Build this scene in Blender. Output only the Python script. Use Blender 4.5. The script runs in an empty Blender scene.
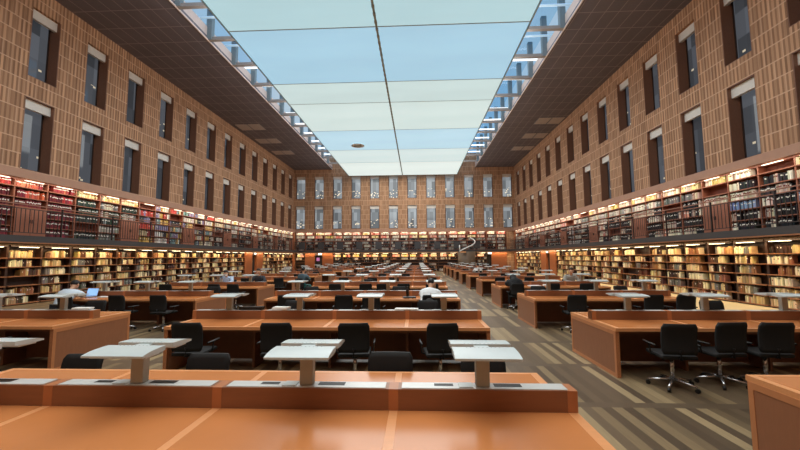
import bpy, bmesh, math, random
from mathutils import Vector, Matrix
random.seed(7)
SC = bpy.context.scene
COL = SC.collection
PI = math.pi

# ------------------------------------------------------------------ helpers
def lin(c):
    return tuple(((v/255)/12.92 if v/255 <= .04045 else ((v/255+.055)/1.055)**2.4) for v in c)

class NT:
    def __init__(s, m):
        s.t = m.node_tree; s.n = s.t.nodes; s.l = s.t.links
    def add(s, typ, **k):
        nd = s.n.new(typ)
        for a, v in k.items():
            if a.startswith('i_'):
                nd.inputs[a[2:].replace('_', ' ')].default_value = v
            else:
                setattr(nd, a, v)
        return nd
    def link(s, a, b): s.l.new(a, b)
    def math(s, op, a, b=None, c=None):
        nd = s.n.new('ShaderNodeMath'); nd.operation = op
        for i, v in enumerate((a, b, c)):
            if v is None: continue
            if isinstance(v, (int, float)): nd.inputs[i].default_value = v
            else: s.l.new(v, nd.inputs[i])
        return nd.outputs[0]
    def mix(s, f, a, b):
        nd = s.n.new('ShaderNodeMix'); nd.data_type = 'RGBA'
        for i, v in ((0, f), (6, a), (7, b)):
            if isinstance(v, (int, float)): nd.inputs[i].default_value = v
            elif isinstance(v, tuple): nd.inputs[i].default_value = (*v, 1) if len(v) == 3 else v
            else: s.l.new(v, nd.inputs[i])
        return nd.outputs[2]

def new_mat(name):
    m = bpy.data.materials.new(name); m.use_nodes = True
    return m, NT(m), m.node_tree.nodes['Principled BSDF']

def mat(name, rgb, rough=.5, metal=0, var=.12, scale=12, stretch=(1, 1, 1), spec=.5, bump=0, emit=None, es=0, coat=0):
    """plain material with a procedural tone variation"""
    m, t, b = new_mat(name)
    c = lin(rgb)
    tc = t.add('ShaderNodeTexCoord')
    mp = t.add('ShaderNodeMapping'); mp.inputs['Scale'].default_value = stretch
    t.link(tc.outputs['Object'], mp.inputs['Vector'])
    nz = t.add('ShaderNodeTexNoise'); nz.inputs['Scale'].default_value = scale; nz.inputs['Detail'].default_value = 3
    t.link(mp.outputs[0], nz.inputs['Vector'])
    lo = tuple(v*(1-var) for v in c); hi = tuple(min(1, v*(1+var)) for v in c)
    t.link(t.mix(nz.outputs['Fac'], lo, hi), b.inputs['Base Color'])
    b.inputs['Roughness'].default_value = rough; b.inputs['Metallic'].default_value = metal
    b.inputs['Specular IOR Level'].default_value = spec
    b.inputs['Coat Weight'].default_value = coat
    if bump:
        bp = t.add('ShaderNodeBump'); bp.inputs['Strength'].default_value = bump; bp.inputs['Distance'].default_value = .01
        t.link(nz.outputs['Fac'], bp.inputs['Height']); t.link(bp.outputs[0], b.inputs['Normal'])
    if emit:
        b.inputs['Emission Color'].default_value = (*lin(emit), 1); b.inputs['Emission Strength'].default_value = es
        m.cycles.emission_sampling = 'NONE'
    return m

class MB:
    """collects boxes, prisms, tubes; build() links ONE mesh object"""
    def __init__(s): s.v = []; s.f = []; s.mi = []; s.sm = []
    def quad(s, a, b, c, d, mi=0, sm=False):
        n = len(s.v); s.v += [a, b, c, d]; s.f.append((n, n+1, n+2, n+3)); s.mi.append(mi); s.sm.append(sm)
    def box(s, x0, x1, y0, y1, z0, z1, mi=0):
        if x0 > x1: x0, x1 = x1, x0
        if y0 > y1: y0, y1 = y1, y0
        n = len(s.v)
        s.v += [(x0,y0,z0),(x1,y0,z0),(x1,y1,z0),(x0,y1,z0),(x0,y0,z1),(x1,y0,z1),(x1,y1,z1),(x0,y1,z1)]
        for q in ((3,2,1,0),(4,5,6,7),(0,1,5,4),(1,2,6,5),(2,3,7,6),(3,0,4,7)):
            s.f.append(tuple(n+i for i in q)); s.mi.append(mi); s.sm.append(False)
        return s
    def prism(s, prof, axis, a0, a1, mi=0, sm=False):
        """prof = 2D outline; extruded along axis between a0 and a1"""
        def P(p, a):
            if axis == 'x': return (a, p[0], p[1])
            if axis == 'y': return (p[0], a, p[1])
            return (p[0], p[1], a)
        n = len(s.v); k = len(prof)
        s.v += [P(p, a0) for p in prof] + [P(p, a1) for p in prof]
        for i in range(k):
            j = (i+1) % k
            s.f.append((n+i, n+j, n+k+j, n+k+i)); s.mi.append(mi); s.sm.append(sm)
        s.f.append(tuple(n+i for i in reversed(range(k)))); s.mi.append(mi); s.sm.append(False)
        s.f.append(tuple(n+k+i for i in range(k))); s.mi.append(mi); s.sm.append(False)
        return s
    def tube(s, pts, r, seg=8, mi=0, cap=True, radii=None):
        pts = [Vector(p) for p in pts]; rings = []
        for i, p in enumerate(pts):
            d = (pts[min(i+1, len(pts)-1)] - pts[max(i-1, 0)]).normalized()
            a = d.orthogonal().normalized()
            if abs(d.z) < .95: a = d.cross(Vector((0,0,1))).normalized()
            b = d.cross(a)
            rr = radii[i] if radii else r
            n = len(s.v); rings.append(n)
            for k in range(seg):
                t = 2*PI*k/seg; q = p + (a*math.cos(t) + b*math.sin(t))*rr; s.v.append(tuple(q))
        for i in range(len(rings)-1):
            for k in range(seg):
                j = (k+1) % seg
                s.f.append((rings[i]+k, rings[i]+j, rings[i+1]+j, rings[i+1]+k)); s.mi.append(mi); s.sm.append(True)
        if cap:
            s.f.append(tuple(rings[0]+k for k in reversed(range(seg)))); s.mi.append(mi); s.sm.append(False)
            s.f.append(tuple(rings[-1]+k for k in range(seg))); s.mi.append(mi); s.sm.append(False)
        return s
    def ball(s, c, r, seg=10, rg=6, mi=0):
        """ellipsoid; r = (rx, ry, rz)"""
        n0 = len(s.v)
        for i in range(rg+1):
            ph = PI*i/rg
            for k in range(seg):
                t = 2*PI*k/seg
                s.v.append((c[0]+r[0]*math.sin(ph)*math.cos(t), c[1]+r[1]*math.sin(ph)*math.sin(t), c[2]+r[2]*math.cos(ph)))
        for i in range(rg):
            for k in range(seg):
                j = (k+1) % seg
                s.f.append((n0+i*seg+j, n0+i*seg+k, n0+(i+1)*seg+k, n0+(i+1)*seg+j)); s.mi.append(mi); s.sm.append(True)
        return s
    def mesh(s, name, mats, bevel=0):
        me = bpy.data.meshes.new(name)
        me.from_pydata(s.v, [], s.f)
        for m in (mats if isinstance(mats, (list, tuple)) else [mats]): me.materials.append(m)
        me.polygons.foreach_set('material_index', s.mi)
        me.polygons.foreach_set('use_smooth', s.sm)
        if bevel:
            bm = bmesh.new(); bm.from_mesh(me)
            bmesh.ops.remove_doubles(bm, verts=bm.verts, dist=1e-5)
            es = [e for e in bm.edges if len(e.link_faces) == 2 and e.calc_face_angle(0) > .6]
            bmesh.ops.bevel(bm, geom=es, offset=bevel, segments=2, profile=.5, affect='EDGES', clamp_overlap=True)
            bm.to_mesh(me); bm.free()
        me.update()
        return me
    def build(s, name, mats, parent=None, bevel=0, loc=(0,0,0), rot=0):
        return link(name, s.mesh(name, mats, bevel), parent, loc, rot)

KIDS = {}
def link(name, data, parent=None, loc=(0,0,0), rot=0):
    o = bpy.data.objects.new(name, data); COL.objects.link(o)
    o.location = loc; o.rotation_euler = (0, 0, rot)
    if parent is not None:
        o.parent = parent; KIDS.setdefault(parent.name, []).append(o)
    return o
def tag(o, label=None, cat=None, group=None, kind=None):
    for k, v in (('label', label), ('category', cat), ('group', group), ('kind', kind)):
        if v: o[k] = v
    return o
def thing(name, label, cat, loc=(0,0,0), rot=0, group=None):
    return tag(link(name, None, None, loc, rot), label, cat, group)
def dup(src, loc, rot=0, label=None, group=None, parent=None):
    c = src.copy(); COL.objects.link(c)
    if parent is not None:
        c.parent = parent
    else:
        c.location = loc; c.rotation_euler = (0, 0, rot)
        if label: c['label'] = label
        if group: c['group'] = group
    for ch in KIDS.get(src.name, []):
        d = dup(ch, None, parent=c); KIDS.setdefault(c.name, []).append(d)
    return c
ORD = ['first','second','third','fourth','fifth','sixth','seventh','eighth','ninth','tenth','eleventh','twelfth','thirteenth',
       'fourteenth','fifteenth','sixteenth','seventeenth','eighteenth','nineteenth','twentieth','twenty-first','twenty-second',
       'twenty-third','twenty-fourth','twenty-fifth','twenty-sixth','twenty-seventh','twenty-eighth','twenty-ninth','thirtieth']
def structure(o, kind='structure'):
    o['kind'] = kind; return o

# ------------------------------------------------------------------ dimensions (metres)
XL, XR, YB, YF = -16.46, 12.89, 48.6, -3.0
ZC = 13.67
SL, SR = -11.28, 7.82
PL, PR, ZP = -8.88, 5.31, 12.62
CX = (XL+XR)/2
DESK_Y0, PITCH, NROW = 2.85, 3.93, 11
PW = 1.31                       # one reading place
BLOCKS = {'middle': (1.13, 4, -1), 'right': (3.04, 3, 1), 'left': (-6.0, 3, -1)}   # end at an aisle, places, direction
SLAB0, SLAB1 = 2.52, 2.78
CAM_H = 1.855

# ------------------------------------------------------------------ materials
def cladding():
    m, t, b = new_mat('travertine_cladding')
    g = t.add('ShaderNodeNewGeometry'); s = t.add('ShaderNodeSeparateXYZ'); t.link(g.outputs['Position'], s.inputs[0])
    u = t.math('ADD', s.outputs['X'], s.outputs['Y'])
    z = t.math('ADD', s.outputs['Z'], -5.5+.62*10)
    course = t.math('FLOOR', t.math('DIVIDE', z, .63))
    par = t.math('MODULO', course, 2.0)
    us = t.math('ADD', u, t.math('MULTIPLY', par, .3448))
    strip = t.math('FLOOR', t.math('DIVIDE', us, .0862))
    cv = t.add('ShaderNodeCombineXYZ'); t.link(strip, cv.inputs[0]); t.link(course, cv.inputs[1])
    wn = t.add('ShaderNodeTexWhiteNoise'); wn.noise_dimensions = '2D'; t.link(cv.outputs[0], wn.inputs['Vector'])
    # alternating ribs and grooves
    fr = t.math('FRACT', t.math('DIVIDE', us, .1724))
    band = t.math('GREATER_THAN', fr, .55)
    cv2 = t.add('ShaderNodeCombineXYZ'); t.link(t.math('MULTIPLY', u, 16), cv2.inputs[0]); t.link(t.math('MULTIPLY', s.outputs['Z'], .9), cv2.inputs[1])
    nz = t.add('ShaderNodeTexNoise'); nz.inputs['Scale'].default_value = 1; nz.inputs['Detail'].default_value = 4; t.link(cv2.outputs[0], nz.inputs['Vector'])
    c1 = t.mix(wn.outputs['Value'], lin((142, 106, 80)), lin((210, 166, 130)))
    c2 = t.mix(t.math('MULTIPLY', nz.outputs['Fac'], .6), c1, lin((206, 164, 130)))
    c3 = t.mix(t.math('MULTIPLY', band, .6), c2, lin((116, 82, 62)))
    zf = t.math('FRACT', t.math('DIVIDE', z, .63))
    jz = t.math('LESS_THAN', zf, .07)
    fu = t.math('FRACT', t.math('DIVIDE', us, .6896))
    ju = t.math('LESS_THAN', fu, .07)
    j = t.math('MAXIMUM', t.math('MULTIPLY', jz, .8), t.math('MULTIPLY', ju, .45))
    c4 = t.mix(j, c3, lin((214, 178, 148)))
    t.link(c4, b.inputs['Base Color'])
    b.inputs['Roughness'].default_value = .75; b.inputs['Specular IOR Level'].default_value = .2
    bp = t.add('ShaderNodeBump'); bp.inputs['Strength'].default_value = .4; bp.inputs['Distance'].default_value = .02
    t.link(t.math('SUBTRACT', 1.0, t.math('MULTIPLY', band, .6)), bp.inputs['Height']); t.link(bp.outputs[0], b.inputs['Normal'])
    return m

def floor_mat():
    m, t, b = new_mat('smoked_oak_strip_floor')
    g = t.add('ShaderNodeNewGeometry'); s = t.add('ShaderNodeSeparateXYZ'); t.link(g.outputs['Position'], s.inputs[0])
    x, y = s.outputs['X'], s.outputs['Y']
    sec = t.math('FLOOR', t.math('DIVIDE', t.math('ADD', y, .32), 1.72))
    fy = t.math('FRACT', t.math('DIVIDE', t.math('ADD', y, .32), 1.72))
    seam = t.math('LESS_THAN', fy, .09)
    pl = t.math('FLOOR', t.math('DIVIDE', x, .125))
    cv = t.add('ShaderNodeCombineXYZ'); t.link(pl, cv.inputs[0]); t.link(sec, cv.inputs[1])
    wn = t.add('ShaderNodeTexWhiteNoise'); wn.noise_dimensions = '2D'; t.link(cv.outputs[0], wn.inputs['Vector'])
    rp = t.add('ShaderNodeValToRGB'); t.link(wn.outputs['Value'], rp.inputs[0])
    e = rp.color_ramp.elements
    e[0].color = (*lin((102, 85, 66)), 1); e[1].position = .3; e[1].color = (*lin((122, 103, 79)), 1)
    q = e.new(.55); q.color = (*lin((84, 69, 53)), 1)
    q = e.new(.76); q.color = (*lin((142, 121, 90)), 1)
    q = e.new(.95); q.color = (*lin((174, 151, 114)), 1)
    cv2 = t.add('ShaderNodeCombineXYZ'); t.link(t.math('MULTIPLY', x, 40), cv2.inputs[0]); t.link(t.math('MULTIPLY', y, 3), cv2.inputs[1])
    nz = t.add('ShaderNodeTexNoise'); nz.inputs['Scale'].default_value = 1; nz.inputs['Detail'].default_value = 4; t.link(cv2.outputs[0], nz.inputs['Vector'])
    c = t.mix(t.math('MULTIPLY', nz.outputs['Fac'], .5), rp.outputs[0], lin((78, 64, 50)))
    c = t.mix(seam, c, lin((98, 82, 64)))
    t.link(c, b.inputs['Base Color'])
    b.inputs['Roughness'].default_value = .42; b.inputs['Specular IOR Level'].default_value = .4
    return m

def soffit_mat():
    m, t, b = new_mat('perforated_soffit_tiles')
    g = t.add('ShaderNodeNewGeometry'); s = t.add('ShaderNodeSeparateXYZ'); t.link(g.outputs['Position'], s.inputs[0])
    def line(o, per, w):
        return t.math('LESS_THAN', t.math('FRACT', t.math('DIVIDE', o, per)), w)
    j = t.math('MAXIMUM', line(s.outputs['X'], .66, .055), line(s.outputs['Y'], 1.34, .035))
    nz = t.add('ShaderNodeTexNoise'); nz.inputs['Scale'].default_value = .7; t.link(g.outputs['Position'], nz.inputs['Vector'])
    c = t.mix(nz.outputs['Fac'], lin((98, 95, 104)), lin((122, 117, 126)))
    c = t.mix(t.math('MULTIPLY', j, .6), c, lin((176, 166, 168)))
    t.link(c, b.inputs['Base Color']); b.inputs['Roughness'].default_value = .7
    return m

def panel_mat(name, rgb, strength):
    m, t, b = new_mat(name)
    tc = t.add('ShaderNodeTexCoord')
    mp = t.add('ShaderNodeMapping'); mp.inputs['Scale'].default_value = (.12, .5, 1); t.link(tc.outputs['Object'], mp.inputs[0])
    nz = t.add('ShaderNodeTexNoise'); nz.inputs['Scale'].default_value = 1.0; nz.inputs['Detail'].default_value = 3; t.link(mp.outputs[0], nz.inputs['Vector'])
    c = lin(rgb)
    lo = tuple(v*.86 for v in c); hi = tuple(min(1.0, v*1.1) for v in c)
    k = t.mix(nz.outputs['Fac'], lo, hi)
    t.link(k, b.inputs['Emission Color']); b.inputs['Emission Strength'].default_value = strength
    b.inputs['Base Color'].default_value = (.25, .28, .28, 1); b.inputs['Roughness'].default_value = .8
    return m

def attr_mat():
    m, t, b = new_mat('book_cloth')
    a = t.add('ShaderNodeAttribute', attribute_name='Col')
    t.link(a.outputs['Color'], b.inputs['Base Color']); b.inputs['Roughness'].default_value = .6
    b.inputs['Specular IOR Level'].default_value = .3
    return m

def pane_mat(name, rgb, lights=.0, es=.25):
    """window glass with the dim rooms behind showing through"""
    m, t, b = new_mat(name)
    tc = t.add('ShaderNodeTexCoord'); s = t.add('ShaderNodeSeparateXYZ'); t.link(tc.outputs['Object'], s.inputs[0])
    oi = t.add('ShaderNodeObjectInfo')
    off = t.math('MULTIPLY', oi.outputs['Random'], 37.0)
    cv = t.add('ShaderNodeCombineXYZ'); t.link(t.math('FLOOR', t.math('MULTIPLY', t.math('ADD', s.outputs['X'], off), 2.3)), cv.inputs[0])
    t.link(t.math('FLOOR', t.math('MULTIPLY', s.outputs['Z'], .9)), cv.inputs[1]); t.link(off, cv.inputs[2])
    wn = t.add('ShaderNodeTexWhiteNoise'); t.link(cv.outputs[0], wn.inputs['Vector'])
    c = lin(rgb)
    col = t.mix(wn.outputs['Value'], tuple(v*.45 for v in c), tuple(min(1, v*1.5) for v in c))
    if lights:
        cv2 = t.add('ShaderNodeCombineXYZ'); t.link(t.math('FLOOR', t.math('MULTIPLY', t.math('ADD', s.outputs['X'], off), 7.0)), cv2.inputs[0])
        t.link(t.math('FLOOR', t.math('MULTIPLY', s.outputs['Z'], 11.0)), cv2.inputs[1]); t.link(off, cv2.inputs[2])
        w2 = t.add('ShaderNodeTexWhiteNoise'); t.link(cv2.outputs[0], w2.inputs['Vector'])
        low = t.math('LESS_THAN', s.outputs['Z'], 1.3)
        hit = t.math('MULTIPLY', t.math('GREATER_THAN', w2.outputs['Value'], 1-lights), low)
        col = t.mix(hit, col, (1.6, 1.35, .95))  # random bright squares painted low on the pane as lamplight
    b.inputs['Base Color'].default_value = (.02, .025, .03, 1)
    b.inputs['Roughness'].default_value = .05
    t.link(col, b.inputs['Emission Color']); b.inputs['Emission Strength'].default_value = es  # emission paints room light and reflections into the glass
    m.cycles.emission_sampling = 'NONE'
    return m

def glass_mat():
    m, t, b = new_mat('roof_glass')
    out = t.n['Material Output']
    tr = t.add('ShaderNodeBsdfTransparent'); tr.inputs[0].default_value = (.86, .95, 1, 1)
    gl = t.add('ShaderNodeBsdfGlossy'); gl.inputs['Roughness'].default_value = .05
    nz = t.add('ShaderNodeTexNoise'); nz.inputs['Scale'].default_value = .4
    mx = t.add('ShaderNodeMixShader')
    t.link(t.math('MULTIPLY', nz.outputs['Fac'], .12), mx.inputs[0]); t.link(tr.outputs[0], mx.inputs[1]); t.link(gl.outputs[0], mx.inputs[2])
    t.link(mx.outputs[0], out.inputs['Surface'])
    return m

M = {}
M['clad'] = cladding(); M['floor'] = floor_mat(); M['soffit'] = soffit_mat(); M['books'] = attr_mat(); M['glass'] = glass_mat()
M['stone'] = mat('smooth_travertine', (184, 142, 118), .7, var=.1, scale=4)
M['reveal'] = mat('window_reveal_bronze', (132, 92, 70), .5, var=.15)
M['blind'] = mat('roller_blind_cloth', (222, 218, 210), .8, var=.08)
M['wframe'] = mat('window_frame_bronze', (52, 38, 32), .4)
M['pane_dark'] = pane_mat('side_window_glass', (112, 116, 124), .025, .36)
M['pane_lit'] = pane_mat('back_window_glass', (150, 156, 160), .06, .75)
M['fascia'] = mat('skylight_fascia', (222, 204, 194), .6)
M['steel'] = mat('bluegrey_steel', (128, 142, 148), .4, 0)
M['beam'] = mat('taupe_beam', (158, 152, 148), .6)
M['tube'] = mat('white_tube', (200, 225, 240), .4, emit=(205, 235, 255), es=.35)  # weak bluish emission put into the near purlin tubes
M['tube_lit'] = mat('lit_white_tube', (250, 250, 245), .4, emit=(255, 252, 245), es=1.3)  # stronger emission put into the far purlin tubes
M['pad'] = mat('desk_linoleum_orange_brown', (204, 130, 76), .24, var=.10, scale=3, spec=.5)
M['edge'] = mat('desk_edge_light_cherry', (226, 156, 102), .35, var=.10, scale=6, stretch=(1, 8, 8))
M['riser'] = mat('desk_riser_cherry', (140, 90, 60), .4, var=.14, scale=5, stretch=(1, 6, 8))
M['seamw'] = mat('riser_seam_cherry', (178, 112, 70), .4, var=.1)
M['rim'] = mat('desk_rim_cherry', (198, 130, 84), .4, var=.1)  # lighter than the side panel; edge light put into the wood tone
M['panel'] = mat('desk_side_cherry', (156, 102, 70), .45, var=.14, scale=6, stretch=(4, 4, 1))
M['under'] = mat('desk_underframe_dark_cherry', (124, 82, 58), .6, var=.15)
M['alu'] = mat('brushed_aluminium', (206, 208, 206), .35, .15, var=.06, scale=30, stretch=(1, 12, 1))
M['post'] = mat('lamp_post_bronze_grey', (164, 163, 154), .5, 0, var=.08)
M['shade'] = mat('lamp_white_enamel', (200, 211, 212), .35, var=.03)
M['slot'] = mat('black_socket_plastic', (14, 13, 13), .5)
M['mesh'] = mat('black_chair_mesh', (15, 14, 14), .75, var=.3, scale=200)
M['blackp'] = mat('black_chair_plastic', (20, 19, 19), .45)
M['chrome'] = mat('polished_chrome', (210, 210, 212), .15, .9)
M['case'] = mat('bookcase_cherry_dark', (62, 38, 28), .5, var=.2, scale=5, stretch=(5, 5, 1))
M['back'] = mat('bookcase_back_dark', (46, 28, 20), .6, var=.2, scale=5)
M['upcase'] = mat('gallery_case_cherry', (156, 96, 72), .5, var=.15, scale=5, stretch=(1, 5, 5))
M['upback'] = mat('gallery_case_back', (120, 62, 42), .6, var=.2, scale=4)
M['palefloor'] = mat('pale_stone_walkway', (232, 206, 156), .5, var=.08, scale=2)
M['shelf'] = mat('bookcase_shelf_board', (150, 96, 60), .5, var=.15, scale=5, stretch=(1, 6, 6))
M['strip'] = mat('shelf_light_strip', (255, 240, 215), .5, emit=(255, 240, 214), es=1.5)
M['slab'] = mat('gallery_edge_anthracite', (62, 58, 58), .6, var=.12)
M['rail'] = mat('railing_dark_steel', (62, 50, 48), .45, .3)
M['railwood'] = mat('railing_handrail_wood', (150, 104, 84), .5)
M['infill'] = mat('railing_solid_panel', (66, 64, 66), .6)
M['orange'] = mat('portal_cherry_panel', (150, 86, 50), .45, var=.12, scale=4, stretch=(5, 5, 1))
M['dark'] = mat('dark_opening', (22, 17, 15), .8)  # near-black fill for doorways, their shade put into the colour
M['sign'] = mat('lit_sign', (240, 245, 240), .5, emit=(240, 250, 245), es=1.2)
M['pinksign'] = mat('pink_sign', (190, 120, 190), .5, emit=(170, 110, 180), es=.3)
M['vent'] = mat('vent_grille_grey', (160, 158, 160), .6, var=.2, scale=40)
M['disc'] = mat('grey_disc', (238, 244, 246), .5)
M['seam'] = mat('panel_seam_grey', (170, 186, 190), .6)
M['stair'] = mat('stair_drum_taupe', (112, 94, 76), .6)
M['white'] = mat('white_paint', (236, 236, 232), .5, var=.04)
M['paper'] = mat('white_paper', (240, 240, 236), .7, var=.03)
M['screen'] = mat('laptop_screen', (120, 170, 230), .3, emit=(150, 195, 245), es=.9)
M['lap'] = mat('laptop_silver', (170, 172, 176), .35, .5)
M['lapdark'] = mat('laptop_black', (22, 22, 24), .4)

# ------------------------------------------------------------------ shell
WW, WB = 1.28, 1.28
def shell():
    floor = MB().box(XL-.7, XR+.7, YF-.5, YB+.7, -.2, 0).build('floor', M['floor']); structure(floor)
    structure(MB().box(9.7, XR-.4, 9, YB-2.2, 0, .004).build('floor_pale_walkway', M['palefloor']))  # cream strip over the floor along the right-hand bookcases
    # side walls: with window openings
    wyl = [14.37 + 2.68*k for k in range(-2, 13)]; wyr = [14.13 + 2.68*k for k in range(-2, 13)]
    rows = [(5.62, 8.75), (9.66, 12.75)]
    for side, x0, x1 in (('left', XL-.62, XL), ('right', XR, XR+.62)):
        b = MB()
        b.box(x0, x1, YF, YB, -.0, rows[0][0]); b.box(x0, x1, YF, YB, rows[0][1], rows[1][0]); b.box(x0, x1, YF, YB, rows[1][1], ZC+.25)
        for z0, z1 in rows:
            p = YF
            for y in (wyl if side == 'left' else wyr):
                b.box(x0, x1, p, y, z0, z1); p = y+WW
            b.box(x0, x1, p, YB, z0, z1)
        structure(b.build('wall_'+side, M['clad']))
    bx = [-15.56+2.5*k for k in range(12)]
    b = MB()
    b.box(XL-.62, XR+.62, YB, YB+.62, 0, rows[0][0]); b.box(XL-.62, XR+.62, YB, YB+.62, rows[0][1], rows[1][0]); b.box(XL-.62, XR+.62, YB, YB+.62, rows[1][1], 15.6)
    for z0, z1 in rows:
        p = XL-.62
        for x in bx:
            b.box(p, x-WB/2, YB, YB+.62, z0, z1); p = x+WB/2
        b.box(p, XR+.62, YB, YB+.62, z0, z1)
    structure(b.build('wall_back', M['clad']))
    structure(MB().box(XL-.62, XR+.62, YF-.4, YF, 0, 15.6).build('wall_front', M['clad']))
    # soffits
    for side, x0, x1 in (('left', XL, SL), ('right', SR, XR)):
        structure(MB().box(x0, x1, YF, YB, ZC, ZC+.25).build('ceiling_'+side, M['soffit']))
        xe = x1 if side == 'left' else x0; d = 1 if side == 'left' else -1
        structure(MB().box(xe, xe+d*.06, YF, YB, ZC-.03, ZC+.05).build('trim_soffit_edge_'+side, M['fascia']))
        structure(MB().box(xe, xe-d*.3, YF, YB, ZC+.25, ZC+.75).build('trim_skylight_fascia_'+side, M['fascia']))
    # cornices and gallery slabs (U shaped)
    b = MB(); b.box(XL, XL+.46, 8.6, YB, 5.16, 5.5); b.box(XR-.46, XR, 8.6, YB, 5.16, 5.5); b.box(XL+.46, XR-.46, YB-.46, YB, 5.16, 5.5)
    structure(b.build('trim_cornice', M['stone']))
    b = MB(); b.box(XL, XL+1.14, 8.6, YB, SLAB0, SLAB1); b.box(XR-1.14, XR, 8.6, YB, SLAB0, SLAB1); b.box(XL+1.14, XR-1.14, YB-1.2, YB, SLAB0, SLAB1)
    structure(b.build('gallery_slab', M['slab']))
    b = MB(); b.box(XL+1.08, XL+1.16, 8.6, YB-1.2, SLAB0-.05, SLAB0); b.box(XR-1.16, XR-1.08, 8.6, YB-1.2, SLAB0-.05, SLAB0); b.box(XL+1.16, XR-1.16, YB-1.22, YB-1.14, SLAB0-.05, SLAB0)
    structure(b.build('trim_gallery_edge', M['shelf']))
    return (wyl, wyr), bx, rows

WY, BX, ROWS = shell()

def windows():
    n = 0
    def template(w, h, paneM, d):
        root = link('window_0', None); structure(root)
        f = MB()
        f.box(-w/2, -w/2+.03, 0.01, d, 0, h); f.box(w/2-.03, w/2, 0.01, d, 0, h); f.box(-w/2, w/2, .01, d, 0, .03); f.box(-w/2, w/2, .01, d, h-.03, h)
        f.build('window_reveal', M['reveal'], root)
        f = MB()
        for a, c in ((-w/2+.03, -w/2+.09), (w/2-.09, w/2-.03)): f.box(a, c, d-.08, d-.02, .03, h-.03)
        f.box(-w/2+.09, w/2-.09, d-.08, d-.02, .03, .09); f.box(-w/2+.09, w/2-.09, d-.08, d-.02, h-.09, h-.03)
        f.build('window_frame', M['wframe'], root)
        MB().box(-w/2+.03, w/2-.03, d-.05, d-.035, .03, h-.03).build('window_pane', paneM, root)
        MB().prism([(.16, h-.45), (.30, h-.45), (.30, h-.03), (.16, h-.03)], 'x', -w/2+.03, w/2-.03).build('roller_blind', M['blind'], root)
        return root
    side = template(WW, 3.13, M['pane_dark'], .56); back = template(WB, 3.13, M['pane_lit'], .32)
    used = set()
    for base, lst in ((side, [(XL, y+WW/2, PI/2) for y in WY[0]] + [(XR, y+WW/2, -PI/2) for y in WY[1]]), (back, [(x, YB, 0) for x in BX])):
        for (x, y, r) in lst:
            for z0, z1 in ROWS:
                n += 1
                if base.name not in used:
                    o = base; used.add(o.name); o.location = (x, y, z0); o.rotation_euler = (0, 0, r)
                    KIDS['window_%d' % n] = KIDS.get('window_0', KIDS.get(o.name)); keep = KIDS[o.name]
                    o.name = 'window_%d' % n; KIDS[o.name] = keep; used.add(o.name)
                else:
                    o = dup(base, (x, y, z0), r); ch = KIDS.get(o.name); o.name = 'window_%d' % n
windows()

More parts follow.
